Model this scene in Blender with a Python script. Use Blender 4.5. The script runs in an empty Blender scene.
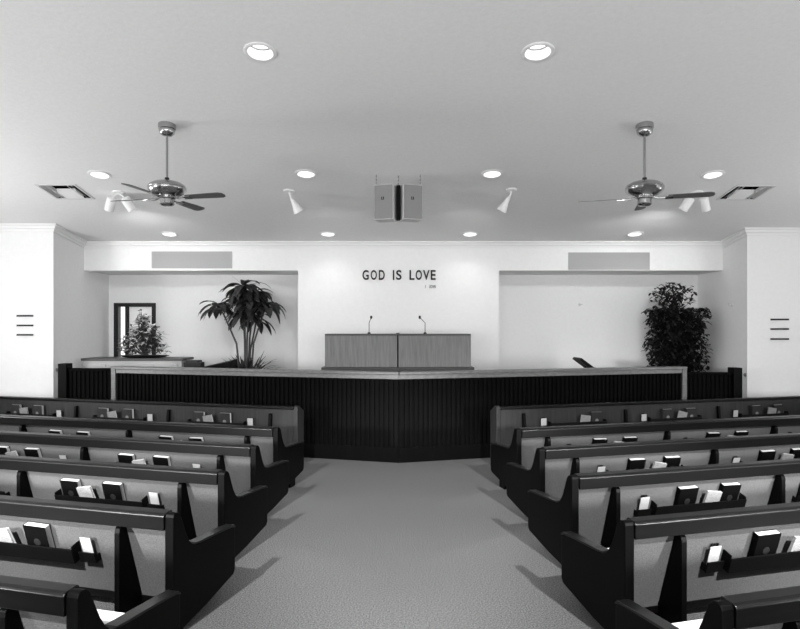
import bpy, bmesh, math, random
from mathutils import Matrix, Vector
random.seed(7)
SC = bpy.context.scene
COL = SC.collection
R = math.radians
TH = R(15)                       # the pews and the platform rail are laid out in a shallow V
SLOPE = 0.148                    # the ceiling falls towards the platform
def ceil_z(y): return 5.846 - SLOPE * y
PHI = math.atan(SLOPE)

# ------------------------------------------------------------------ materials
def mat(name, v, rough=0.6, spec=0.4, metal=0.0, noise=None, bump=None, spread=0.25, coord='Object'):
    """neutral grey procedural material; noise = (sx, sy, sz) stretches the pattern"""
    m = bpy.data.materials.new(name); m.use_nodes = True
    nt = m.node_tree; b = nt.nodes['Principled BSDF']
    b.inputs['Roughness'].default_value = rough
    b.inputs['Specular IOR Level'].default_value = spec
    b.inputs['Metallic'].default_value = metal
    b.inputs['Base Color'].default_value = (v, v, v, 1)
    if noise:
        tc = nt.nodes.new('ShaderNodeTexCoord'); mp = nt.nodes.new('ShaderNodeMapping')
        mp.inputs['Scale'].default_value = noise
        nz = nt.nodes.new('ShaderNodeTexNoise'); nz.inputs['Scale'].default_value = 1.0
        nz.inputs['Detail'].default_value = 5; nz.inputs['Roughness'].default_value = .65
        rp = nt.nodes.new('ShaderNodeValToRGB')
        lo, hi = v * (1 - spread), v * (1 + spread)
        rp.color_ramp.elements[0].position = .3; rp.color_ramp.elements[1].position = .7
        rp.color_ramp.elements[0].color = (lo, lo, lo, 1); rp.color_ramp.elements[1].color = (hi, hi, hi, 1)
        L = nt.links.new
        L(tc.outputs[coord], mp.inputs['Vector']); L(mp.outputs[0], nz.inputs['Vector'])
        L(nz.outputs['Fac'], rp.inputs['Fac']); L(rp.outputs['Color'], b.inputs['Base Color'])
        if bump:
            bp = nt.nodes.new('ShaderNodeBump'); bp.inputs['Strength'].default_value = bump
            bp.inputs['Distance'].default_value = .01
            L(nz.outputs['Fac'], bp.inputs['Height']); L(bp.outputs[0], b.inputs['Normal'])
    return m

def emit(name, strength):
    m = bpy.data.materials.new(name); m.use_nodes = True
    b = m.node_tree.nodes['Principled BSDF']
    b.inputs['Base Color'].default_value = (.8, .8, .8, 1)
    b.inputs['Emission Color'].default_value = (1, 1, 1, 1)
    b.inputs['Emission Strength'].default_value = strength
    return m

M = {}
M['wall'] = mat('white_plaster', .84, .85, .2, noise=(14, 14, 14), bump=.15, spread=.02)
M['ceiling'] = mat('ceiling_plaster', .80, .9, .15, noise=(22, 22, 22), bump=.25, spread=.03)
M['trim'] = mat('white_trim_paint', .84, .5, .4)
M['carpet'] = mat('grey_carpet', .115, .95, .03, noise=(88, 88, 88), bump=.8, spread=.85)
M['wood_v'] = mat('dark_wood_upright_grain', .0013, .45, .06, noise=(45, 45, 2.5), spread=.5)
M['wood_h'] = mat('dark_wood_long_grain', .0012, .30, .27, noise=(2.5, 45, 45), spread=.5)
M['screen_wood'] = mat('brown_wood_panel', .016, .45, .3, noise=(35, 35, 2), spread=.5)
M['fabric'] = mat('pale_woven_fabric', .080, .95, .05, noise=(120, 120, 120), bump=.3, spread=.3)
M['seat_fabric'] = mat('pale_seat_fabric', .8, .95, .08, noise=(160, 160, 160), bump=.3, spread=.14)
M['rack'] = mat('black_brown_rack_wood', .0022, .5, .12)
M['flute'] = mat('dark_fluted_wood', .0022, .6, .04, noise=(30, 30, 2), spread=.4)
M['cap'] = mat('rail_cap_wood', .13, .35, .5, noise=(2, 40, 40), spread=.3)
M['pulpit'] = mat('pulpit_wood', .15, .45, .4, noise=(30, 30, 2), spread=.25)
M['pulpit_dark'] = mat('pulpit_base_wood', .05, .45, .4)
M['black'] = mat('black_paint', .012, .5, .3)
M['cover'] = mat('black_book_cloth', .0012, .6, .06, noise=(60, 60, 60), spread=.3)
M['cover2'] = mat('dark_grey_book_cloth', .012, .6, .3, noise=(60, 60, 60), spread=.3)
M['cover3'] = mat('dull_emblem', .010, .5, .3)
M['pages'] = mat('page_edges', .45, .9, .1, noise=(4, 300, 4), spread=.08)
M['paper'] = mat('printed_paper', .34, .85, .1, noise=(90, 90, 140), spread=.16)
M['booklet'] = mat('booklet_cover', .20, .8, .1, noise=(60, 60, 90), spread=.3)
M['emblem'] = mat('embossed_emblem', .14, .35, .5)
M['brass'] = mat('polished_metal', .42, .22, .5, metal=1.0)
M['rod'] = mat('satin_metal', .30, .3, .5, metal=1.0)
M['blade'] = mat('fan_blade_wood', .10, .45, .4, noise=(3, 40, 40), spread=.3)
M['white_metal'] = mat('white_enamel', .82, .35, .4)
M['lamp'] = emit('lamp_lens', 2.2)
M['grille'] = mat('grey_grille', .42, .6, .3)
M['duct'] = mat('duct_dark', .006, .8, .1)
M['vent'] = mat('vent_enamel', .62, .5, .3)
M['spk'] = mat('speaker_cloth', .26, .9, .1, noise=(220, 220, 220), spread=.12)
M['spk_case'] = mat('speaker_case', .62, .6, .3)
M['leaf'] = mat('broad_dark_leaf', .030, .42, .4, noise=(8, 8, 8), spread=.4)
M['leaf2'] = mat('small_dark_leaf', .010, .5, .3, noise=(9, 9, 9), spread=.5)
M['leaf3'] = mat('grey_leaf', .06, .6, .3, noise=(12, 12, 12), spread=.5)
M['petal'] = mat('pale_petal', .66, .8, .2, noise=(25, 25, 25), spread=.4)
M['bark'] = mat('bark', .07, .8, .2, noise=(30, 30, 6), spread=.4)
M['pot'] = mat('pot_glaze', .10, .4, .4)
M['letter'] = mat('letter_paint', .025, .5, .3)
M['cabinet'] = mat('cabinet_front', .45, .5, .3)
sh = bpy.data.materials.new('window_shade'); sh.use_nodes = True
_n = sh.node_tree; _t = _n.nodes.new('ShaderNodeBsdfTranslucent'); _t.inputs[0].default_value = (.45, .45, .45, 1)
_d = _n.nodes.new('ShaderNodeBsdfDiffuse'); _d.inputs[0].default_value = (.4, .4, .4, 1)
_a = _n.nodes.new('ShaderNodeAddShader'); _n.links.new(_t.outputs[0], _a.inputs[0]); _n.links.new(_d.outputs[0], _a.inputs[1])
_n.links.new(_a.outputs[0], _n.nodes['Material Output'].inputs['Surface'])
M['shade'] = sh
g = bpy.data.materials.new('window_glass'); g.use_nodes = True
gb = g.node_tree.nodes['Principled BSDF']
gb.inputs['Transmission Weight'].default_value = 1; gb.inputs['Roughness'].default_value = 0
gb.inputs['IOR'].default_value = 1.02; gb.inputs['Base Color'].default_value = (1, 1, 1, 1)
M['glass'] = g

# ------------------------------------------------------------------ mesh helpers
class MB:
    def __init__(s): s.bm = bmesh.new()
    def faces(s, vs, fs):
        v = [s.bm.verts.new(p) for p in vs]
        for f in fs:
            try: s.bm.faces.new([v[i] for i in f])
            except ValueError: pass
        return s
    def box(s, x0, x1, y0, y1, z0, z1, m=None):
        vs = [Vector((x, y, z)) for z in (z0, z1) for y in (y0, y1) for x in (x0, x1)]
        if m is not None: vs = [m @ v for v in vs]
        return s.faces(vs, [(0, 2, 3, 1), (4, 5, 7, 6), (0, 1, 5, 4), (2, 6, 7, 3), (0, 4, 6, 2), (1, 3, 7, 5)])
    def prism(s, prof, x0, x1, m=None):          # profile in (y, z), extruded in x
        n = len(prof)
        vs = [Vector((x0, y, z)) for y, z in prof] + [Vector((x1, y, z)) for y, z in prof]
        if m is not None: vs = [m @ v for v in vs]
        fs = [tuple(range(n)), tuple(range(2 * n - 1, n - 1, -1))]
        for i in range(n):
            j = (i + 1) % n
            fs.append((i, i + n, j + n, j))
        return s.faces(vs, fs)
    def lathe(s, prof, n=32, m=None, cap=True):  # profile (r, z) about z
        m = m or Matrix()
        vs = []; fs = []
        for r, z in prof:
            for k in range(n):
                a = 2 * math.pi * k / n
                vs.append(m @ Vector((r * math.cos(a), r * math.sin(a), z)))
        for i in range(len(prof) - 1):
            for k in range(n):
                l = (k + 1) % n
                fs.append((i * n + k, i * n + l, (i + 1) * n + l, (i + 1) * n + k))
        if cap:
            fs.append(tuple(range(n - 1, -1, -1)))
            fs.append(tuple(range((len(prof) - 1) * n, len(prof) * n)))
        return s.faces(vs, fs)
    def tube(s, pts, r, n=8, r2=None):
        pts = [Vector(p) for p in pts]; vs = []; fs = []
        for i, p in enumerate(pts):
            d = (pts[min(i + 1, len(pts) - 1)] - pts[max(i - 1, 0)]).normalized()
            u = d.cross(Vector((.31, .22, .92)))
            if u.length < 1e-3: u = d.cross(Vector((1, 0, 0)))
            u.normalize(); w = d.cross(u)
            rr = r if r2 is None else r + (r2 - r) * i / (len(pts) - 1)
            for k in range(n):
                a = 2 * math.pi * k / n
                vs.append(p + u * rr * math.cos(a) + w * rr * math.sin(a))
        for i in range(len(pts) - 1):
            for k in range(n):
                l = (k + 1) % n
                fs.append((i * n + k, i * n + l, (i + 1) * n + l, (i + 1) * n + k))
        fs += [tuple(range(n - 1, -1, -1)), tuple(range((len(pts) - 1) * n, len(pts) * n))]
        return s.faces(vs, fs)
    def leaf(s, base, direc, length, width, droop=.5, fold=.25, seg=5):
        """a broad blade of leaf from base, bending down under its weight"""
        p = Vector(base); d = Vector(direc).normalized(); vs = []; fs = []
        for i in range(seg + 1):
            u = i / seg
            w = width * .5 * (math.sin(math.pi * min(.97, .06 + u * .94)) ** .75)
            if i == seg: w = .002
            side = d.cross(Vector((0, 0, 1)))
            if side.length < 1e-3: side = Vector((1, 0, 0))
            side.normalize(); up = side.cross(d).normalized()
            vs += [p - side * w + up * w * fold, p.copy(), p + side * w + up * w * fold]
            d = (d + Vector((0, 0, -droop / seg))).normalized()
            p = p + d * length / seg
        for i in range(seg):
            a = i * 3
            fs += [(a, a + 1, a + 4, a + 3), (a + 1, a + 2, a + 5, a + 4)]
        return s.faces(vs, fs)
    def build(s, name, m, parent=None, bevel=0, smooth=False):
        bmesh.ops.recalc_face_normals(s.bm, faces=s.bm.faces)
        me = bpy.data.meshes.new(name); s.bm.to_mesh(me); s.bm.free()
        me.materials.append(m)
        if smooth:
            for p in me.polygons: p.use_smooth = True
            me.set_sharp_from_angle(angle=R(40))
        o = bpy.data.objects.new(name, me); COL.objects.link(o)
        if parent: o.parent = parent
        if bevel:
            b = o.modifiers.new('bevel', 'BEVEL'); b.width = bevel; b.segments = 2; b.limit_method = 'ANGLE'
        return o

def tag(o, label, cat, group=None):
    o['label'] = label; o['category'] = cat
    if group: o['group'] = group
    return o
def thing(name, label, cat, loc=(0, 0, 0), rot=(0, 0, 0), group=None):
    o = bpy.data.objects.new(name, None); COL.objects.link(o)
    o.empty_display_size = .1
    o.location = loc; o.rotation_euler = rot
    return tag(o, label, cat, group)
def struct(o):
    if o.parent is None: o['kind'] = 'structure'
    return o
def copy_tree(o, parent=None):
    c = o.copy(); COL.objects.link(c)
    if parent: c.parent = parent
    for ch in list(o.children): copy_tree(ch, c)
    return c

# ------------------------------------------------------------------ the room
XL, XR = -6.55, 6.74             # return walls beside the platform
YN, YNR, YH, YB = 11.75, 12.0, 12.9, 14.0   # nave front wall, header, back of the alcoves
SX = 8.7; YREAR = -7.0
PZ = 0.60                        # platform floor
struct(MB().box(-SX - .2, SX + .2, YREAR - .2, 14.3, -.2, 0).build('floor', M['carpet']))

LIGHTS = [(-1.39, 6.21), (1.39, 6.21), (-1.395, 9.29), (1.395, 9.29), (-1.41, 12.30), (1.41, 12.30),
          (-4.50, 9.32), (4.72, 9.32), (-4.56, 12.30), (4.68, 12.30)]
def ceil_mat(x, y): return Matrix.Translation((x, y, ceil_z(y))) @ Matrix.Rotation(-PHI, 4, 'X')
cb = MB(); y0, y1 = YREAR - .2, 14.3
cb.faces([(x, y, ceil_z(y) + dz) for dz in (0, .2) for y in (y0, y1) for x in (-SX - .2, SX + .2)],
         [(0, 2, 3, 1), (4, 5, 7, 6), (0, 1, 5, 4), (2, 6, 7, 3), (0, 4, 6, 2), (1, 3, 7, 5)])
ceiling = cb.build('ceiling', M['ceiling'])
cut = MB()
for x, y in LIGHTS: cut.lathe([(.135, -.1), (.135, .4)], 40, ceil_mat(x, y))
VENTS = [(-5.385, 10.02), (5.62, 10.06)]
for x, y in VENTS: cut.box(-.287, .287, -.287, .287, -.1, .4, ceil_mat(x, y))
cutter = cut.build('cutter', M['ceiling'])
bo = ceiling.modifiers.new('holes', 'BOOLEAN'); bo.operation = 'DIFFERENCE'; bo.object = cutter; bo.solver = 'EXACT'
bpy.context.view_layer.update()
me = bpy.data.meshes.new_from_object(ceiling.evaluated_get(bpy.context.evaluated_depsgraph_get()))
ceiling.modifiers.clear(); ceiling.data = me; me.name = 'ceiling'
bpy.data.objects.remove(cutter)
struct(ceiling)

def wall(name, x0, x1, ya, yb, z0, z1=None, m='wall'):
    if z1 is None:                # run up to the sloping ceiling
        b = MB().faces([(x, y, z) for z in (0, 1) for y in (ya, yb) for x in (x0, x1)],
                       [(0, 2, 3, 1), (4, 5, 7, 6), (0, 1, 5, 4), (2, 6, 7, 3), (0, 4, 6, 2), (1, 3, 7, 5)])
        b.bm.verts.ensure_lookup_table()
        for v in b.bm.verts: v.co.z = z0 if v.co.z < .5 else ceil_z(v.co.y) + .03
    else: b = MB().box(x0, x1, ya, yb, z0, z1)
    return struct(b.build(name, M[m]))
wall('wall_left', -SX - .2, -SX, YREAR, YN + .15, 0)
wall('wall_right', SX, SX + .2, YREAR, YNR + .15, 0)
wall('wall_rear', -SX, SX, YREAR - .2, YREAR, 0)
wall('wall_front_left', -SX, XL, YN, YN + .15, 0)
wall('wall_front_right', XR, SX, YNR, YNR + .15, 0)
wall('wall_return_left', XL - .15, XL, YN + .15, YB + .15, 0)
wall('wall_return_right', XR, XR + .15, YNR + .15, YB + .15, 0)
CX0, CX1, HZ = -2.10, 2.08, 3.356
wall('wall_header', XL, XR, YH, YH + .15, HZ)
wall('wall_center', CX0, CX1, YH, YB + .1, PZ, HZ)
wall('ceiling_alcove_left', XL, CX0, YH + .15, YB + .1, HZ, HZ + .1)
wall('ceiling_alcove_right', CX1, XR, YH + .15, YB + .1, HZ, HZ + .1)
wall('wall_alcove_right', CX1, XR, YB, YB + .12, PZ, HZ)
# alcove wall with the window opening
WX0, WX1, WZ0, WZ1 = -6.43, -5.49, 1.25, 2.725
wb = MB()
wb.box(XL, WX0, YB, YB + .12, PZ, HZ); wb.box(WX1, CX0, YB, YB + .12, PZ, HZ)
wb.box(WX0, WX1, YB, YB + .12, PZ, WZ0); wb.box(WX0, WX1, YB, YB + .12, WZ1, HZ)
struct(wb.build('wall_alcove_left', M['wall']))
win = bpy.data.objects.new('window_1', None); COL.objects.link(win); win.location = (WX0, YB, WZ0); struct(win)
w_, h_ = WX1 - WX0, WZ1 - WZ0
f = MB()
f.box(0, .10, -.03, .12, 0, h_); f.box(w_ - .085, w_, -.03, .12, 0, h_)
f.box(.11, w_ - .085, -.03, .12, h_ - .085, h_); f.box(.11, w_ - .085, -.03, .12, 0, .08)
f.build('window_frame', M['black'], win, .004)
MB().box(.25, .305, -.02, .10, .08, h_ - .085).build('mullion', M['black'], win, .003)
MB().box(.11, w_ - .085, .055, .061, .08, h_ - .085).build('pane', M['glass'], win)
MB().box(.305, w_ - .085, .085, .09, .08, h_ - .085).build('blind', M['shade'], win)

# platform floor behind the rail
RX, RY0 = 5.23, 9.92
def rail_pt(x): return Vector((x, RY0 + abs(x) * math.tan(TH), 0))
pf = MB(); ps = [(0, RY0 + .12), (RX, rail_pt(RX).y + .12), (XR, 11.6), (XR, 14.0), (XL, 14.0), (XL, 11.6), (-RX, rail_pt(RX).y + .12)]
n = len(ps)
pf.faces([(x, y, 0) for x, y in ps] + [(x, y, PZ) for x, y in ps],
         [tuple(range(n - 1, -1, -1)), tuple(range(n, 2 * n))] + [(i, (i + 1) % n, (i + 1) % n + n, i + n) for i in range(n)])
struct(pf.build('floor_platform', M['carpet']))

# crown moulding
CR = [(0, .02), (.11, .02), (.11, -.02), (.075, -.035), (.06, -.07), (.03, -.085), (.022, -.12), (0, -.12)]
def crown(name, p0, p1, nrm, e0=0, e1=0):
    p0, p1, nn = Vector(p0), Vector(p1), Vector(nrm); d = (p1 - p0).normalized()
    b = MB(); k = len(CR); vs = []
    for p, e, sg in ((p0, e0, -1), (p1, e1, 1)):
        for o, h in CR:
            q = p + nn * o + d * sg * e * o
            vs.append((q.x, q.y, ceil_z(q.y) + h))
    fs = [tuple(range(k)), tuple(range(2 * k - 1, k - 1, -1))] + [(i, i + k, (i + 1) % k + k, (i + 1) % k) for i in range(k)]
    struct(b.faces(vs, fs).build(name, M['trim']))
crown('trim_1', (-SX, YN, 0), (XL, YN, 0), (0, -1, 0), 0, 1)
crown('trim_2', (XL, YN, 0), (XL, YH, 0), (1, 0, 0), 1, -1)
crown('trim_3', (XL, YH, 0), (XR, YH, 0), (0, -1, 0), -1, -1)
crown('trim_4', (XR, YNR, 0), (XR, YH, 0), (-1, 0, 0), 1, -1)
crown('trim_5', (XR, YNR, 0), (SX, YNR, 0), (0, -1, 0), 1, 0)

# ------------------------------------------------------------------ platform rail (fluted front in a V)
rail = thing('platform_rail', 'long dark fluted wooden rail in a shallow V in front of the platform', 'railing', (0, RY0, 0))
RZ = 1.456
Lr = RX / math.cos(TH)
for sg in (1, -1):
    m = Matrix.Rotation(sg * TH, 4, 'Z')
    def seg(b, t0, t1, ya, yb, za, zb, mm=m, sg=sg):
        b.box(min(sg * t0, sg * t1), max(sg * t0, sg * t1), ya, yb, za, zb, mm)
    b = MB(); seg(b, 0, Lr, .03, .12, .0, RZ - .12)
    k = 0; t = .02
    while t < Lr - .1:
        seg(b, t, t + .045, .008, .03, .24, RZ - .12); t += .08
    b.build('fluted_panel', M['flute'], rail)
    b = MB(); seg(b, 0, Lr, -.005, .03, 0, .24); b.build('kick_board', M['flute'], rail, .004)
    b = MB()
    seg(b, 0, Lr + .02, -.03, .16, RZ - .045, RZ); seg(b, 0, Lr, -.005, .13, RZ - .12, RZ - .045)
    b.build('rail_cap', M['cap'], rail, .008)
    b = MB(); seg(b, Lr - .07, Lr + .02, -.02, .13, 0, RZ - .045); b.build('corner_post', M['cap'], rail, .005)
    # lower frontal stretch to the wall
    ex = 6.10 if sg < 0 else 6.14
    zt = 1.415 if sg < 0 else 1.34
    xa, xb = sorted((sg * (RX + .03), sg * ex)); yy = 11.42 - RY0
    b = MB(); b.box(xa, xb, yy + .03, yy + .12, 0, zt - .03)
    x = xa + .02
    while x < xb - .05: b.box(x, x + .045, yy + .008, yy + .03, .1, zt - .05); x += .08
    b.build('fluted_panel', M['flute'], rail)
    b = MB(); b.box(xa, xb, yy - .01, yy + .13, zt - .04, zt); b.build('rail_cap', M['flute'], rail, .006)
    xa, xb = sorted((sg * ex, sg * (ex + .16))); zp = 1.505 if sg < 0 else 1.43
    b = MB(); b.box(xa, xb, yy - .05, yy + .17, 0, zp); b.build('end_post', M['wood_v'], rail, .008)

# ------------------------------------------------------------------ pulpit
pul = thing('pulpit', 'wide wooden pulpit desk with dark base behind the rail, under the lettering', 'pulpit', (-.02, 11.05, PZ))
b = MB(); hz = 2.055 - PZ
for sg in (-1, 1):
    m = Matrix.Rotation(sg * R(2.5), 4, 'Z')
    x0, x1 = sorted((sg * .012, sg * 1.31))
    MB().box(x0, x1, 0, .5, .86, hz - .03, m).build('front_panel', M['pulpit'], pul, .005)
MB().box(-1.31, 1.31, .06, .62, hz - .03, hz).build('desk_top', M['pulpit_dark'], pul, .006)
MB().box(-.03, .03, -.01, .05, hz - .02, hz + .018).build('center_cap', M['pulpit_dark'], pul, .004)
b = MB(); b.box(-1.34, 1.34, -.03, .6, .0, .79); b.box(-1.36, 1.36, -.05, .6, .79, .86)
b.build('base', M['pulpit_dark'], pul, .005)
def mic(label, x, top, side):
    t = thing('gooseneck_microphone', label, 'microphone', (x, 11.4, 2.055), group='microphones on the pulpit')
    MB().lathe([(.03, 0), (.03, .015), (.012, .03)], 16).build('base', M['black'], t, smooth=True)
    pts = [(0, 0, .02), (side * .02, 0, .12), (side * .03, 0, .2), (top * .7, -.02, .27), (top, -.04, .3)]
    MB().tube(pts, .006).build('gooseneck', M['black'], t, smooth=True)
    MB().lathe([(.008, -.02), (.02, 0), (.022, .02), (.014, .04)], 12, Matrix.Translation((top, -.045, .29))).build('head', M['black'], t, smooth=True)
mic('thin black gooseneck microphone on the left half of the pulpit', -.55, .04, .005)
mic('thin black gooseneck microphone on the right half of the pulpit', .48, -.10, -.01)

# ------------------------------------------------------------------ lettering on the wall
def glyph(ch, x0, x1, z0, z1, y, parent, m, bold=.012, depth=.02):
    cu = bpy.data.curves.new('letter', 'FONT'); cu.body = ch; cu.offset = bold
    cu.resolution_u = 6
    o = bpy.data.objects.new('tmp', cu); COL.objects.link(o)
    bpy.context.view_layer.update()
    me = bpy.data.meshes.new_from_object(o.evaluated_get(bpy.context.evaluated_depsgraph_get()))
    COL.objects.unlink(o); bpy.data.objects.remove(o)
    xs = [v.co.x for v in me.vertices]; ys = [v.co.y for v in me.vertices]
    bm = bmesh.new(); bm.from_mesh(me)
    for v in bm.verts:
        u = (v.co.x - min(xs)) / (max(xs) - min(xs)); w = (v.co.y - min(ys)) / (max(ys) - min(ys))
        v.co = Vector((x0 + u * (x1 - x0), y, z0 + w * (z1 - z0)))
    r = bmesh.ops.extrude_face_region(bm, geom=bm.faces[:])
    for v in [e for e in r['geom'] if isinstance(e, bmesh.types.BMVert)]: v.co.y -= depth
    bmesh.ops.recalc_face_normals(bm, faces=bm.faces)
    me2 = bpy.data.meshes.new('letter'); bm.to_mesh(me2); bm.free(); me2.materials.append(m)
    l = bpy.data.objects.new('letter', me2); COL.objects.link(l); l.parent = parent
S = YH / 620
let = thing('wall_lettering', 'large black letters reading GOD IS LOVE on the white wall', 'sign', (-.77, YH, 3.16))
for ch, a, c in (('G', 100, 150), ('O', 166, 215), ('D', 231, 278), ('I', 343, 354), ('S', 369, 412), ('L', 476, 515),
                 ('O', 525, 575), ('V', 584, 636), ('E', 646, 685)):
    xa, xb = (350 + a / 8 - 399) * S + .77, (350 + c / 8 - 399) * S + .77
    glyph(ch, xa, xb, 0, .205, 0, let, M['letter'], bold=.02)
cit = thing('scripture_citation', 'tiny dark scripture citation below the right end of the large lettering', 'sign', (.54, YH, 2.99))
for ch, a, c in (('I', 601, 604), ('J', 632, 642), ('O', 645, 656), ('H', 660, 670), ('N', 674, 685)):
    xa, xb = (350 + a / 8 - 399) * S - .54, (350 + c / 8 - 399) * S - .54
    glyph(ch, xa, xb, 0, .065, 0, cit, M['letter'], bold=0.0, depth=.01)

# ------------------------------------------------------------------ wall grilles, bars, switches
for lab, x0, x1, z0, z1 in (('long grey air grille on the white header over the window', -5.14, -3.47, 3.40, 3.75),
                            ('long grey air grille on the white header over the bushy plant', 3.52, 5.21, 3.37, 3.73)):
    t = thing('wall_grille', lab, 'grille', (x0, YH, z0), group='air grilles on the header')
    w, h = x1 - x0, z1 - z0
    b = MB(); b.box(0, w, -.02, 0, 0, .02); b.box(0, w, -.02, 0, h - .02, h); b.box(0, .02, -.02, 0, .02, h - .02); b.box(w - .02, w, -.02, 0, .02, h - .02)
    b.build('frame', M['grille'], t)
    b = MB(); b.box(.02, w - .02, -.005, -.001, .02, h - .02)
    z = .03
    while z < h - .03:
        b.box(.02, w - .02, -.017, -.006, z, z + .013); z += .018
    b.build('louvres', M['grille'], t)
for sd, x0, x1, zs in (('left', -7.23, -6.93, (2.39, 2.207, 2.03)), ('right', 7.19, 7.53, (2.325, 2.14, 1.947))):
    for nm, z in zip(('top', 'middle', 'bottom'), zs):
        yw = YN if sd == 'left' else YNR
        b = MB(); b.box(x0, x1, yw - .03, yw, z - .016, z + .016); b.box(x0, x1, yw - .035, yw - .03, z - .016, z - .002)
        tag(b.build('hymn_board_rail', M['black']), f'{nm} one of three short black rails on the front wall at far {sd}', 'rail', 'black rails on the front walls')
t = tag(MB().lathe([(.035, 0), (.035, .012), (.02, .018), (.02, .028), (.012, .034)], 20,
        Matrix.Translation((XL, 11.86, 1.36)) @ Matrix.Rotation(R(90), 4, 'Y')).build('round_switch', M['rod'], smooth=True),
        'small dark round switch on the return wall beside the left end of the rail', 'switch', 'round wall switches')
t = tag(MB().lathe([(.035, 0), (.035, .012), (.02, .018), (.02, .028), (.012, .034)], 20,
        Matrix.Translation((XR, 12.06, 1.25)) @ Matrix.Rotation(R(-90), 4, 'Y')).build('round_switch', M['rod'], smooth=True),
        'small dark round switch on the return wall beside the right end of the rail', 'switch', 'round wall switches')
def hook(label, mt):
    t = tag(MB().lathe([(.03, 0), (.03, .01), (.012, .015)], 16, mt).tube([mt @ Vector(p) for p in ((0, 0, .01), (0, 0, .06), (.03, 0, .075), (.05, 0, .06))], .007).build('wall_hook', M['vent'], smooth=True), label, 'hook', 'wall hooks')
hook('small pale hook on the right return wall above the bushy plant', Matrix.Translation((XR, 12.55, 2.62)) @ Matrix.Rotation(R(-90), 4, 'Y'))
hook('small pale hook on the back wall of the right alcove', Matrix.Translation((4.08, YB, 2.69)) @ Matrix.Rotation(R(90), 4, 'X'))

# ------------------------------------------------------------------ ceiling fixtures
names = ['nearest row, left of the aisle', 'nearest row, right of the aisle', 'second row, beside the left cone spotlight', 'second row, beside the right cone spotlight',
         'by the wall, left of the lettering', 'by the wall, right of the lettering', 'between the left fan and the left air vent',
         'between the right fan and the right air vent', 'by the header, over the left wall grille', 'by the header, over the right wall grille']
proto = None
for (x, y), nm in zip(LIGHTS, names):
    if proto is None:
        o = proto = thing('ceiling_light', '', 'ceiling light', group='recessed ceiling lights')
        MB().lathe([(.128, .0), (.165, .0), (.165, -.008), (.15, -.016), (.128, -.012), (.128, 0)], 40, cap=False).build('trim_ring', M['white_metal'], o, smooth=True)
        MB().lathe([(.128, .0), (.128, .10), (.118, .18), (.121, .18), (.132, .10), (.132, 0)], 40, cap=False).build('can', M['white_metal'], o, smooth=True)
        MB().lathe([(.128, .095), (.116, .10), (.116, .108), (.128, .112)], 40, cap=False).build('baffle', M['rod'], o, smooth=True)
        MB().lathe([(.122, .125), (.122, .14)], 40).build('lens', M['lamp'], o)
    else: o = copy_tree(proto)
    o['label'] = f'round recessed ceiling light {nm}'
    o.location = (x, y, ceil_z(y)); o.rotation_euler = (-PHI, 0, 0)

vent0 = None
for (x, y), sd in zip(VENTS, ('left', 'right')):
    v = thing('ceiling_vent', f'square louvred ceiling air vent beyond the {sd} fan', 'vent', (x, y, ceil_z(y)), (-PHI, 0, 0), 'ceiling air vents')
    b = MB()
    for a0, a1, b0, b1 in ((-.32, .32, -.325, -.285), (-.32, .32, .285, .325), (-.32, -.285, -.285, .285), (.285, .32, -.285, .285)):
        b.box(a0, a1, b0, b1, -.012, 0)
    b.build('frame', M['vent'], v, .004)
    b = MB(); b.box(-.284, .284, -.284, .284, .17, .18)
    for a0, a1, b0, b1 in ((-.286, .286, -.286, -.283), (-.286, .286, .283, .286), (-.286, -.283, -.283, .283), (.283, .286, -.283, .283)): b.box(a0, a1, b0, b1, .0, .17)
    b.build('duct', M['duct'], v)
    b = MB()                       # four fields of slanting louvres, each throwing outwards
    def blade(b, rot, lo, half, rise=.05):
        m = Matrix.Rotation(rot, 4, 'Z')
        b.faces([m @ Vector(p) for p in ((-half, lo, -.004), (half, lo, -.004), (half, lo - .055, rise), (-half, lo - .055, rise))], [(0, 1, 2, 3)])
    for k in range(6): blade(b, 0, .05 + .046 * k, .155)              # far field
    blade(b, math.pi, .285, .155, .075)                             # near field
    for k in range(2):
        blade(b, math.pi / 2, .22 + .06 * k, .28); blade(b, -math.pi / 2, .22 + .06 * k, .28)
    for a in (-.16, .16): b.box(a - .006, a + .006, -.285, .285, -.006, .0)
    o = b.build('louvres', M['vent'], v)
    so = o.modifiers.new('solid', 'SOLIDIFY'); so.thickness = .003

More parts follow.
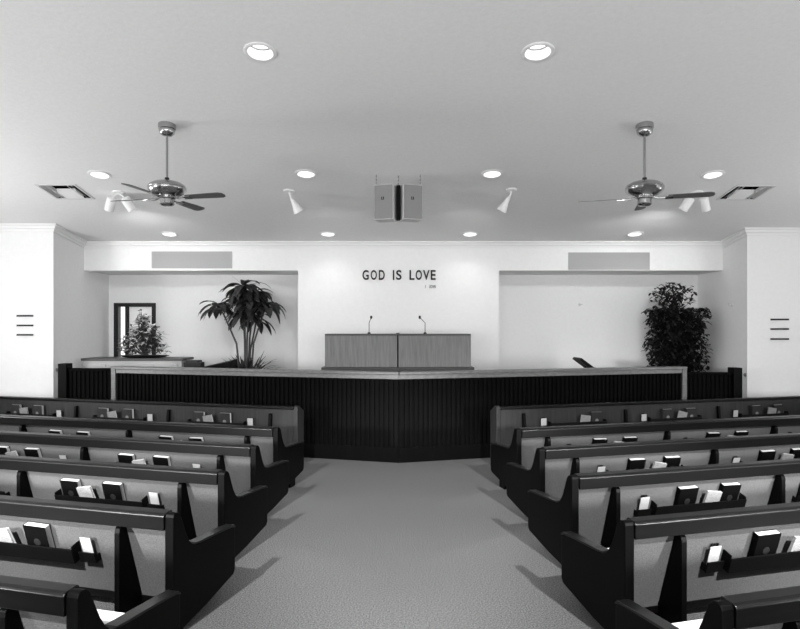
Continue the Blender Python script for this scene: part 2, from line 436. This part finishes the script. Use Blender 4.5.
def make_fan(x, y, label, spin):
    t = thing('ceiling_fan', label, 'ceiling fan', (x, y, ceil_z(y)), group='ceiling fans')
    MB().lathe([(.105, .03), (.108, -.02), (.106, -.05), (.094, -.056), (.098, -.075), (.088, -.11), (.06, -.135), (.026, -.142)], 40).build('canopy', M['brass'], t, smooth=True)
    MB().lathe([(.014, -.12), (.014, -.72)], 16).build('downrod', M['rod'], t, smooth=True)
    MB().lathe([(.026, -.66), (.03, -.70), (.026, -.72)], 16).build('coupling', M['black'], t, smooth=True)
    pr = [(.05, -.70), (.10, -.705), (.17, -.725), (.215, -.755), (.232, -.785), (.228, -.79), (.228, -.80), (.232, -.805), (.228, -.825), (.20, -.86), (.15, -.885), (.08, -.90)]
    MB().lathe(pr, 48).build('motor', M['brass'], t, smooth=True)
    MB().lathe([(.10, -.895), (.105, -.92), (.085, -.93), (.085, -.985), (.09, -.99), (.07, -1.01), (.02, -1.015)], 32).build('switch_housing', M['brass'], t, smooth=True)
    for k in range(4):
        a = spin + k * math.pi / 2
        m = Matrix.Rotation(a, 4, 'Z')
        bl = MB(); tw = m @ Matrix.Translation((0, 0, -.915)) @ Matrix.Rotation(R(-11), 4, 'X')
        pr = [(.27, -.055), (.60, -.07), (.74, -.072), (.785, -.05), (.80, 0), (.785, .05), (.74, .072), (.60, .07), (.27, .055)]
        n = len(pr)
        bl.faces([tw @ Vector((px, py, dz)) for dz in (-.004, .004) for px, py in pr],
                 [tuple(range(n - 1, -1, -1)), tuple(range(n, 2 * n))] + [(i, (i + 1) % n, (i + 1) % n + n, i + n) for i in range(n)])
        bo = bl.build('blade', M['blade'], t)
        ar = MB(); ar.tube([m @ Vector(p) for p in ((.08, 0, -.90), (.17, 0, -.925), (.30, 0, -.92))], .012)
        ar.box(.24, .33, -.04, .04, -.014, -.006, tw)
        ar.build('blade_arm', M['brass'], bo, smooth=False)
make_fan(-2.9, 7.75, 'ceiling fan of polished metal on a rod, left of the hanging speakers', R(-14))
make_fan(3.07, 7.75, 'ceiling fan of polished metal on a rod, right of the hanging speakers', R(-17))

def axis_mat(p, d):
    return Matrix.Translation(p) @ Vector(d).to_track_quat('Z', 'Y').to_matrix().to_4x4()
def cone_spot(x, y, d, label):
    t = thing('cone_spotlight', label, 'spotlight', (x, y, ceil_z(y)), group='cone spotlights')
    MB().lathe([(.085, .03), (.09, -.01), (.08, -.022), (.03, -.03)], 28, Matrix.Rotation(-PHI, 4, 'X')).build('ceiling_plate', M['white_metal'], t, smooth=True)
    MB().tube([(0, 0, -.02), Vector(d) * .05 + Vector((0, 0, -.06)), Vector(d) * .1 + Vector((0, 0, -.06))], .013).build('stem', M['white_metal'], t, smooth=True)
    mt = axis_mat(Vector((0, 0, -.05)) + Vector(d) * .07, d)
    MB().lathe([(.018, 0), (.03, .02), (.042, .10), (.082, .24), (.086, .25), (.078, .25), (.066, .21)], 32, mt).build('shade', M['white_metal'], t, smooth=True)
def nrm(*v): return tuple(Vector(v).normalized())
cone_spot(-1.77, 9.98, nrm(.42, .35, -.80), 'white cone spotlight on the ceiling left of the hanging speakers, pointing right')
cone_spot(1.80, 9.93, nrm(-.42, .35, -.80), 'white cone spotlight on the ceiling right of the hanging speakers, pointing left')
def twin_spot(x, y, label):
    t = thing('twin_spotlight', label, 'spotlight', (x, y, ceil_z(y)), group='twin spotlights')
    MB().lathe([(.09, .03), (.095, -.01), (.085, -.022)], 28, Matrix.Rotation(-PHI, 4, 'X')).build('ceiling_plate', M['white_metal'], t, smooth=True)
    for sx in (-1, 1):
        MB().tube([(0, 0, -.02), (sx * .06, 0, -.05), (sx * .11, .02, -.10)], .013).build('arm', M['white_metal'], t, smooth=True)
        d = Vector((sx * .42, .42, -.80)).normalized()
        mt = axis_mat(Vector((sx * .10, .0, -.09)), d)
        MB().lathe([(.04, -.01), (.07, 0), (.075, .02), (.075, .22), (.066, .22), (.066, .16)], 28, mt).build('can', M['white_metal'], t, smooth=True)
twin_spot(-4.55, 10.05, 'twin white can spotlights on the ceiling beside the left air vent')
twin_spot(4.83, 10.05, 'twin white can spotlights on the ceiling beside the right air vent')

# hanging speakers
sp = thing('hanging_speakers', 'pair of pale grey loudspeaker boxes hung side by side from the ceiling', 'loudspeaker', (-.01, 9.2, 3.78))
for sg in (-1, 1):
    m = Matrix.Translation((sg * .075, 0, 0)) @ Matrix.Rotation(sg * R(16), 4, 'Z')
    x0, x1 = sorted((sg * .0, sg * .30))
    cab = MB().box(x0, x1, 0, .26, 0, .52, m).build('cabinet', M['spk_case'], sp, .006)
    MB().box(x0 + .008, x1 - .008, -.014, 0, .01, .51, m).build('grille_cloth', M['spk'], cab, .004)
    b = MB(); cx = (x0 + x1) / 2 - .012
    b.box(cx - .02, cx - .008, -.018, -.013, .30, .335, m); b.box(cx + .006, cx + .02, -.018, -.013, .30, .335, m)
    b.box(cx - .02, cx + .02, -.018, -.013, .29, .297, m); b.build('maker_badge', M['black'], cab)
MB().box(-.20, .20, .17, .25, .522, .54).build('mounting_bar', M['spk_case'], sp)
MB().box(-.03, .03, .06, .2, 0.005, .515).build('center_bracket', M['duct'], sp)
for x, y in ((-.33, .12), (0, .16), (.33, .12)):
    b = MB(); top = ceil_z(9.2 + y) - 3.78
    z = .515; i = 0
    while z < top - .005:                     # chain of short links
        b.box(x - (.009 if i % 2 else .003), x + (.009 if i % 2 else .003), y - (.003 if i % 2 else .009), y + (.003 if i % 2 else .009), z, min(z + .03, top)); z += .026; i += 1
    b.build('chain', M['rod'], sp)

# ------------------------------------------------------------------ things on the platform
cab = thing('organ_cabinet', 'long pale cabinet with dark top in the left alcove under the window', 'cabinet', (-6.34, 12.35, PZ))
H = 1.555 - PZ
MB().box(.03, 2.00, .03, .65, .06, H - .05).build('body', M['cabinet'], cab, .005)
MB().box(0, 2.03, 0, .68, H - .05, H).build('top', M['pulpit_dark'], cab, .006)
MB().box(.06, 1.97, .06, .6, 0, .06).build('plinth', M['black'], cab)
b = MB()
for k in range(4):
    b.box(.08 + k * .48, .48 + k * .48, .018, .03, .14, H - .12)
b.build('front_panels', M['cabinet'], cab, .004)

fl = thing('flower_arrangement', 'pyramid of pale flowers and leaves in a low dark tray before the window', 'flowers', (-5.16, 12.55, 1.555))
MB().lathe([(.3, 0), (.42, .02), (.52, .05), (.50, .055), (.40, .035)], 32, Matrix.Diagonal((1, .45, 1, 1))).build('tray', M['black'], fl, smooth=True)
st = MB(); lf = MB(); tips = []
for i in range(60):
    u = random.random() ** .8
    a = random.uniform(0, 2 * math.pi)
    rr = .66 * (1 - u) + .08
    tip = Vector((rr * math.cos(a) * random.uniform(.5, 1), .5 * rr * math.sin(a), .10 + .86 * u * random.uniform(.85, 1)))
    tips.append(tip)
    st.tube([(0, 0, .04), tip * .5 + Vector((0, 0, .08)), tip], .006, 5)
for i in range(720):
    tp = random.choice(tips); k = random.uniform(.45, 1.05)
    p = Vector((tp.x * k, tp.y * k, tp.z * k + random.uniform(-.03, .03)))
    if p.z < .06: p.z = .06
    a = random.uniform(0, 2 * math.pi)
    lf.leaf(p, (math.cos(a) + tp.x, math.sin(a), random.uniform(.0, 1.2)), random.uniform(.09, .18), random.uniform(.03, .055), .8, .2, 3)
st.build('stems', M['leaf3'], fl); lf.build('foliage', M['leaf3'], fl)
for i in range(58):
    tp = tips[i] * random.uniform(.85, 1.04)
    r0 = random.uniform(.04, .075); b = MB()
    for k in range(6):
        a = k * math.pi / 3 + random.random() * .4
        b.leaf(tp, (math.cos(a), math.sin(a) - .5, .7), r0 * 1.5, r0 * 1.1, .5, .3, 3)
    b.lathe([(.003, -.01), (.014, 0), (.008, .014)], 8, Matrix.Translation(tp))
    b.build('blossom', M['petal'], fl)

bx = thing('black_case', 'small black case with folded-down lid at the right end of the pale cabinet', 'case', (-4.44, 12.30 + .02, 1.555))
# the case stands on its own low stand in front of the cabinet end
bx.location = (-3.99, 11.95, PZ)
MB().box(-.165, .165, 0, .25, .70, .895).build('body', M['black'], bx, .008)
MB().prism([(0, .895), (.25, .895), (.22, .935), (.06, .935)], -.14, .12).build('lid', M['black'], bx, .006)
b = MB()
for sx in (-.14, .14):
    for sy in (.03, .22): b.box(sx - .015, sx + .015, sy - .015, sy + .015, 0, .70)
b.build('stand', M['black'], bx)
wd = thing('sloping_lid_desk', 'low dark desk with sloping lid between black case and broad-leaved plant', 'desk', (-3.83, 12.3, PZ))
MB().prism([(0, 0), (.5, 0), (.5, .70), (0, .70)], -.1, .42).build('body', M['pulpit_dark'], wd, .006)
b = MB(); b.faces([(-.14, -.03, .76), (.48, -.03, .90), (.48, .54, .92), (-.14, .54, .78), (-.14, -.03, .70), (.48, -.03, .70), (.48, .54, .70), (-.14, .54, .70)],
                  [(0, 1, 2, 3), (4, 7, 6, 5), (0, 4, 5, 1), (1, 5, 6, 2), (2, 6, 7, 3), (3, 7, 4, 0)])
b.build('lid', M['rack'], wd)
ms = thing('music_stand', 'dark tilted music stand top showing above the rail on the right', 'music stand', (3.70, 12.3, PZ), (0, 0, R(-86)))
MB().lathe([(.014, 0), (.014, .83)], 12).build('pole', M['black'], ms, smooth=True)
b = MB()
for k in range(3):
    a = k * 2 * math.pi / 3; b.tube([(0, 0, .12), (.28 * math.cos(a), .28 * math.sin(a), .012)], .012)
b.build('tripod_base', M['black'], ms)
b = MB(); dm = Matrix.Translation((0, 0, .86)) @ Matrix.Rotation(R(54), 4, 'X')
b.box(-.22, .22, -.05, 0, -.20, .20, dm); b.box(-.22, .22, 0, .04, -.20, -.185, dm)
b.build('desk', M['rack'], ms, .003)

# broad-leaved cane plant
pl = thing('broad_leaved_plant', 'tall potted cane plant with broad drooping dark leaves in the left alcove', 'plant', (-3.25, 13.2, PZ))
MB().lathe([(.17, 0), (.2, .02), (.25, .38), (.265, .40), (.25, .42), (.22, .41), (.21, .37)], 32).build('pot', M['pot'], pl, smooth=True)
heads = [(-.60, 0, 2.08, 17), (-.04, -.1, 2.46, 28), (.16, .12, 2.34, 24), (-.14, .1, 2.24, 20), (.10, -.15, 2.1, 20), (.44, 0, 2.08, 18), (-.02, -.1, 1.92, 16), (.2, .1, 1.8, 10)]
cn = MB(); fo = MB()
for hx, hy, hz_, nl in heads:
    cn.tube([(hx * .2, hy * .2, .38), (hx * .35, hy * .6, .38 + (hz_ - .38) * .5), (hx * .75, hy, hz_ - .3), (hx, hy, hz_)], .024, 8, .014)
    for k in range(nl):
        a = 2 * math.pi * (k * .618 % 1) + random.uniform(-.2, .2)
        e = random.uniform(-.1, 1.1)
        L = random.uniform(.40, .58)
        fo.leaf((hx, hy, hz_ - .12 * (k / nl)), (math.cos(a), .7 * math.sin(a), e), L, random.uniform(.13, .18), random.uniform(1.3, 2.4), .25, 6)
cn.build('canes', M['bark'], pl, smooth=True)
fo.leaf((-.1, 0, 2.5), (-1, -.2, 1.0), .30, .03, .3); fo.leaf((-.15, 0, 2.5), (-1, 0, .4), .30, .07, .9); fo.leaf((.15, 0, 2.5), (1, 0, .6), .42, .07, 1.4)
o = fo.build('leaves', M['leaf'], pl)
ug = MB()
for k in range(150):
    a = random.uniform(0, 2 * math.pi); r0 = random.uniform(0, .17)
    ug.leaf((r0 * math.cos(a), r0 * math.sin(a), .40), (math.cos(a) * random.uniform(.2, 1), math.sin(a) * .6, random.uniform(.5, 1.6)), random.uniform(.35, .80), random.uniform(.04, .07), random.uniform(.6, 1.6), .3, 5)
ug.build('undergrowth', M['leaf'], pl)

# bushy fig tree
fg = thing('bushy_fig_tree', 'dense bushy dark-leaved tree in the right corner of the right alcove', 'plant', (5.90, 13.2, PZ))
MB().lathe([(.18, 0), (.2, .02), (.25, .36), (.26, .38), (.24, .39), (.22, .35)], 32).build('pot', M['pot'], fg, smooth=True)
br = MB(); fo = MB()
br.tube([(0, 0, .34), (.02, 0, .7), (-.02, .02, 1.2), (.0, 0, 1.9)], .03, 8, .014)
pts = []
def inside(x, z):                      # outline of the crown, seen from the front
    if .5 <= z < 2.0: return -.60 + .07 * math.sin(z * 9) < x < .60 + .05 * math.sin(z * 7 + 1)
    return z < 2.56 and (x + .12) ** 2 / .42 ** 2 + (z - 2.0) ** 2 / .54 ** 2 < 1
while len(pts) < 4200:
    x, y, z = random.uniform(-.68, .66), random.uniform(-.5, .5), random.uniform(.5, 2.56)
    if not inside(x, z) or (y / .5) ** 2 + (x / .85) ** 2 > 1: continue
    if z > 1.98 and random.random() < .6: continue
    pts.append((x, y, z))
for x, y, z in pts:
    a = random.uniform(0, 2 * math.pi)
    fo.leaf((x * .86, y, z), (math.cos(a), math.sin(a), random.uniform(-.5, .5)), random.uniform(.10, .15), random.uniform(.05, .075), .8, .25, 3)
for x, y, z in random.sample(pts, 110):
    br.tube([(0, 0, max(.5, z - .5)), (x * .45, y * .5, z - .18), (x * .86, y, z)], .008, 5, .003)
br.build('trunk', M['bark'], fg); fo.build('leaves', M['leaf2'], fg)

# ------------------------------------------------------------------ pews
PL = 6.35                                            # pew length
AL = math.atan(.31)
def surf(z, T=.875): return .035 + (T - .035 - z) * .31     # rear face of the reclined back
FINS = (.46, 2.28, 4.10, 5.92)
def make_pew(sg, label, foot=False):
    t = thing('church_pew', label, 'pew', group='pews facing the platform')
    X = lambda a, b: tuple(sorted((sg * a, sg * b)))
    end = [(0, 0), (0, .845), (.008, .866), (.03, .875), (.06, .868), (.085, .845), (.105, .80), (.13, .74), (.158, .68), (.19, .63), (.225, .595), (.27, .573),
           (.34, .566), (.5, .558), (.70, .546), (.80, .536), (.822, .525), (.83, .505), (.83, .18), (.805, .15), (.40, .07), (.12, .03), (.10, 0)]
    for a, b_ in ((0, .07), (PL - .07, PL)):
        e = MB().prism(end, *X(a, b_)).build('end_panel', M['wood_v'], t, .006)
        arm = [(.25, .582), (.34, .567), (.5, .559), (.70, .547), (.81, .535), (.832, .522), (.832, .532), (.81, .552), (.70, .562), (.5, .574), (.34, .582), (.27, .588)]
        MB().prism(arm, *X(a - .006, b_ + .006)).build('armrest', M['wood_h'], e, .004)
        if foot: MB().box(*X(a + .012, b_ - .012), .40, .56, 0, .12).build('foot', M['wood_v'], e)
    MB().prism([(surf(z) + d, z) for z, d in ((.79, 0), (.16, 0), (.16, .05), (.79, .05))], *X(.07, PL - .07)).build('back_panel', M['fabric'], t)
    MB().prism([(-.012, .752), (-.014, .850), (-.006, .864), (.01, .870), (.075, .876), (.09, .868), (.092, .752)], *X(.07, PL - .07)).build('top_rail', M['wood_h'], t, .004)
    s = surf(.14)
    MB().prism([(s - .015, .115), (s - .015, .165), (s + .06, .165), (s + .06, .115)], *X(.07, PL - .07)).build('bottom_rail', M['wood_h'], t, .003)
    MB().box(*X(.07, PL - .07), surf(.35) + .052, .70, .33, .37).build('seat_board', M['wood_h'], t, .004)
    MB().prism([(.245, .37), (.71, .37), (.725, .39), (.72, .42), (.69, .435), (.30, .425), (.235, .42)], *X(.075, PL - .075)).build('seat_cushion', M['seat_fabric'], t, .006)
    for f_ in FINS:
        pr = [(-.004, 0), (-.004, .70), (.002, .73), (.02, .745), (.05, .742)] + [(surf(z) + .004, z) for z in (.72, .17)] + [(s - .02, .17), (s - .02, .11), (.36, .11), (.36, 0)]
        MB().prism(pr, *X(f_ - .022, f_ + .022)).build('back_support', M['wood_v'], t, .004)
    racks(t, sg, 0)
    return t
RZ0 = .438
def pmat(x, z, off, T):                # frame lying on the reclined back: x along, z up the slope, -y out
    return Matrix.Translation((x, surf(z, T), z)) @ Matrix.Rotation(AL, 4, 'X')
def racks(t, sg, dz, T=.875, flat=False):
    for f_ in FINS[:3]:
        for nm, a, b_, h, dp in (('card_rack', f_ + .265, f_ + .405, .085, .05), ('book_rack', f_ + .43, f_ + 1.43, .12, .08)):
            x0, x1 = sorted((sg * a, sg * b_))
            m = pmat(0, RZ0 + dz, 0, T) if not flat else Matrix.Translation((0, .02, RZ0 + dz))
            b = MB()
            b.box(x0, x1, -dp, -.001, 0, .01, m); b.box(x0, x1, -dp - .01, -dp, 0, h, m)
            hs = h + (.02 if nm == 'book_rack' else -.03)
            b.box(x0, x0 + .01, -dp, -.001, .01, hs, m); b.box(x1 - .01, x1, -dp, -.001, .01, hs, m)
            if nm == 'card_rack' and sg == 1:
                xc = (x0 + x1) / 2
                for k in (-1, 0, 1): b.box(xc + k * .022 - .007, xc + k * .022 + .007, -.02, -.006, .01, .205, m)
            b.build(nm, M['rack'], t, .002)
ORD = ['', '', 'front', 'second', 'third', 'fourth', 'nearest']
def make_screen(sg, label):
    t = thing('pew_front_screen', label, 'screen', group='wooden screens ahead of the pews')
    X = lambda a, b: tuple(sorted((sg * a, sg * b)))
    MB().box(*X(.07, PL), .02, .055, .12, .90).build('panel', M['screen_wood'], t)
    MB().box(*X(.07, PL), -.02, .09, .90, .945).build('top_rail', M['wood_h'], t, .012)
    MB().box(*X(.07, PL), .01, .07, .0, .12).build('bottom_rail', M['wood_h'], t, .004)
    for a in (0, PL - .07):
        MB().prism([(0, 0), (0, .935), (.02, .955), (.08, .955), (.11, .93), (.24, .86), (.24, 0)], *X(a, a + .07)).build('end_panel', M['screen_wood'], t, .006)
    for f_ in FINS:
        MB().prism([(.0, 0), (-.09, 0), (-.09, .12), (-.025, .80), (-.015, .825), (.02, .83), (.02, 0)], *X(f_ - .022, f_ + .022)).build('back_support', M['wood_v'], t, .004)
    racks(t, sg, .11, flat=True)
    return t

WID = {-1: 1.56, 1: 1.5}
ROWY = {-1: {1: 9.54, 2: 7.98, 3: 6.76, 4: 5.54, 5: 4.29, 6: 3.01}, 1: {1: 9.54, 2: 7.90, 3: 6.62, 4: 5.38, 5: 4.11, 6: 2.88}}
SIDE = {-1: 'left', 1: 'right'}
PM = {}
for sg in (-1, 1):
    proto = None
    for r in (2, 3, 4, 5, 6):
        lab = f'dark wood pew with pale fabric back, {ORD[r]} row {SIDE[sg]} of the aisle' if r < 6 else f'dark wood pew nearest the viewer, mostly out of frame, {SIDE[sg]} of the aisle'
        o = proto if proto else None
        if r == 2: o = make_pew(sg, lab, True)        # only the front pew shows a foot under its arm
        elif o is None: o = proto = make_pew(sg, lab)
        else: o = copy_tree(proto)
        o['label'] = lab
        o.location = (sg * WID[sg], ROWY[sg][r], 0); o.rotation_euler = (0, 0, sg * TH)
        PM[sg, r] = Matrix.Translation(o.location) @ Matrix.Rotation(sg * TH, 4, 'Z')
    o = make_screen(sg, f'low brown wooden screen with book racks ahead of the front pew, {SIDE[sg]} side')
    o.location = (sg * WID[sg], ROWY[sg][1], 0); o.rotation_euler = (0, 0, sg * TH)
    PM[sg, 1] = Matrix.Translation(o.location) @ Matrix.Rotation(sg * TH, 4, 'Z')

# hymnals, booklets and cards in the racks
def make_hymnal():
    t = thing('hymnal', '', 'book', group='hymnals in the pew racks')
    w, h, d = .20, .255, .052
    b = MB(); b.box(-w / 2, w / 2, -d / 2, -d / 2 + .004, 0, h); b.box(-w / 2, w / 2, d / 2 - .004, d / 2, 0, h); b.box(-w / 2, -w / 2 + .004, -d / 2 + .004, d / 2 - .004, 0, h)
    b.build('cover', M['cover'], t, .0015)
    MB().box(-w / 2 + .004, w / 2 - .004, -d / 2 + .004, d / 2 - .004, .004, h - .004).build('pages', M['pages'], t)
    MB().lathe([(.03, 0), (.03, .002), (.022, .003)], 20, Matrix.Translation((0, -d / 2, .12)) @ Matrix.Rotation(R(90), 4, 'X')).build('emblem', M['cover3'], t)
    return t
def make_booklet():
    t = thing('song_booklet', '', 'booklet', group='booklets in the pew racks')
    w, h, d = .165, .215, .022
    b = MB(); b.box(-w / 2, w / 2, -d / 2, -d / 2 + .002, 0, h); b.box(-w / 2, w / 2, d / 2 - .002, d / 2, 0, h); b.box(-w / 2, -w / 2 + .002, -d / 2 + .002, d / 2 - .002, 0, h)
    b.build('cover', M['booklet'], t)
    MB().box(-w / 2 + .002, w / 2 - .003, -d / 2 + .002, d / 2 - .002, .003, h - .003).build('pages', M['pages'], t)
    return t
P = {'h': make_hymnal(), 'b': make_booklet()}
hy = copy_tree(P['h'])
for ch in hy.children:
    if ch.name.startswith('cover'):
        ch.data = ch.data.copy(); ch.data.materials[0] = M['cover2']
    if ch.name.startswith('emblem'): 
        ch.data = ch.data.copy(); ch.data.materials[0] = M['emblem']
P['e'] = hy
card0 = tag(MB().box(-.046, .046, -.003, .003, 0, .185).build('envelope_card', M['paper']), '', 'card', 'cards in the card racks')
P['c'] = card0
pen0 = MB().lathe([(.0045, 0), (.0045, .13), (.001, .148)], 8).build('pencil', M['black']); tag(pen0, '', 'pencil', 'pencils in the card racks'); P['p'] = pen0
used = set()
def put(kind, sg, r, u, label, off=0.0, spin=0.0):
    """u: distance from the aisle end of the pew, off: distance out from the back"""
    src = P[kind]
    o = src if kind not in used else copy_tree(src)
    used.add(kind)
    o['label'] = label
    if r == 1: m = Matrix.Translation((sg * u, .02, RZ0 + .11)) @ Matrix.Rotation(R(3), 4, 'X')
    else: m = pmat(sg * u, RZ0, 0, .875)
    m = PM[sg, r] @ m @ Matrix.Translation((0, -off, .0125)) @ Matrix.Rotation(spin, 4, 'Y')
    o.matrix_world = m
ROWN = {1: 'wooden screen', 2: 'front pew', 3: 'second pew', 4: 'third pew', 5: 'fourth pew'}
BAYN = ['first', 'second', 'third']
bays = {1: 3, 2: 2, 3: 2, 4: 1, 5: 1}
for sg in (-1, 1):
    for r in (1, 2, 3, 4, 5):
        for k in range(bays[r]):
            f_ = FINS[k]; s = SIDE[sg]; where = f'{BAYN[k]} rack from aisle, {s} {ROWN[r]}'
            j = lambda a: random.uniform(-a, a)
            last = (r == 3 and k == 1)
            lean = -sg * .0
            if r == 2 and sg == 1:
                put('p', sg, r, f_ + .335, f'short dark pencil in {BAYN[k]} card rack from aisle, {s} {ROWN[r]}', .035, R(14))
            else:
                put('c', sg, r, f_ + .335 + j(.006), f'white card in {BAYN[k]} card rack from aisle, {s} {ROWN[r]}', .034, j(R(3)))
            hk = 'e' if r == 1 else 'h'
            if not (r == 1 and sg == 1 and k == 0):
                put(hk, sg, r, f_ + .77 + j(.012), f'black hymnal nearer the aisle in {where}', .030, j(R(1.5)))
            put('b', sg, r, f_ + 1.03 + j(.015), f'pale booklet leaning between hymnals in {where}', .068, sg * R(9) + j(R(4)))
            if r != 5: put(hk, sg, r, f_ + 1.25 + j(.012), f'black hymnal farther from the aisle in {where}', .030, j(R(1.5)))
for k in list(P):
    if k not in used: pass

# ------------------------------------------------------------------ camera
cam = bpy.data.cameras.new('camera'); co = bpy.data.objects.new('camera', cam); COL.objects.link(co)
co.location = (0, 0, 2.16); co.rotation_euler = (R(90), 0, 0)
cam.lens = 620 / 800 * 36; cam.sensor_width = 36
cam.shift_y = 13.5 / 800; cam.shift_x = 1 / 800
SC.camera = co

# ------------------------------------------------------------------ light
def light(kind, loc, energy, target=None, **kw):
    l = bpy.data.lights.new(kind.lower() + '_light', kind); l.energy = energy
    o = bpy.data.objects.new(l.name, l); COL.objects.link(o); o.location = loc
    if target is not None: o.rotation_euler = (Vector(target) - Vector(loc)).to_track_quat('-Z', 'Y').to_euler()
    for a, v in kw.items(): setattr(l, a, v)
    return o
for x, y in LIGHTS:                                  # the recessed lamps
    light('SPOT', (x, y, ceil_z(y) - .03), 13, (x, y, 0), spot_size=R(125), spot_blend=.9, shadow_soft_size=.1)
for x in (-4.6, -1.4, 1.4, 4.6):                     # the rows behind the viewer
    for y in (3.14, .07):
        light('SPOT', (x, y, ceil_z(y) - .03), 13, (x, y, 0), spot_size=R(125), spot_blend=.9, shadow_soft_size=.1)
for sg in (-1, 1):
    # flood lamps high under the ceiling behind the viewer, turned down onto each bank of pews
    for tx in (1.5, 4.8):
        light('SPOT', (sg * 3.75, -2.5, 6.1), 5000, (sg * tx, 5.3, .3), spot_size=R(33), spot_blend=.6, shadow_soft_size=.10)
    # a low lamp by each side wall behind the viewer, raking across the pew backs
    for tx, ty in ((5.6, 4.6), (2.2, 5.6)):
        light('SPOT', (sg * 8.3, -1.2, 2.5), 6500 if sg < 0 else 5000, (sg * tx, ty, -.1), spot_size=R(31), spot_blend=.8, shadow_soft_size=.3)
    # the cone and twin spotlights, turned onto the walls behind the platform
    light('SPOT', (sg * 1.70, 10.2, 3.95), 24, (sg * .5, 12.9, 2.3), spot_size=R(110), spot_blend=1, shadow_soft_size=.08)
    light('SPOT', (sg * 4.7, 10.3, 3.95), 75, (sg * 4.4, 14, 2.0), spot_size=R(110), spot_blend=1, shadow_soft_size=.08)
    # unseen fill lights added by the side walls to brighten the ceiling
    for y in (3.2, 8.2):
        light('AREA', (sg * 8.6, y, 2.0), 115 if sg < 0 else 46, (0, y + 1.5, 3.4), shape='RECTANGLE', size=1.3, size_y=1.5)
# broad unseen fill added at the rear to brighten the front walls
light('AREA', (0, -6.8, 2.0), 700, (0, 10, 2.6), shape='RECTANGLE', size=12, size_y=2.4)

w = bpy.data.worlds.new('sky'); SC.world = w; w.use_nodes = True
w.node_tree.nodes['Background'].inputs[0].default_value = (1, 1, 1, 1)
w.node_tree.nodes['Background'].inputs[1].default_value = 1.2
SC.view_settings.view_transform = 'Standard'; SC.view_settings.look = 'None'
SC.view_settings.exposure = 0.6; SC.view_settings.gamma = 1.0; SC.view_settings.use_curve_mapping = False
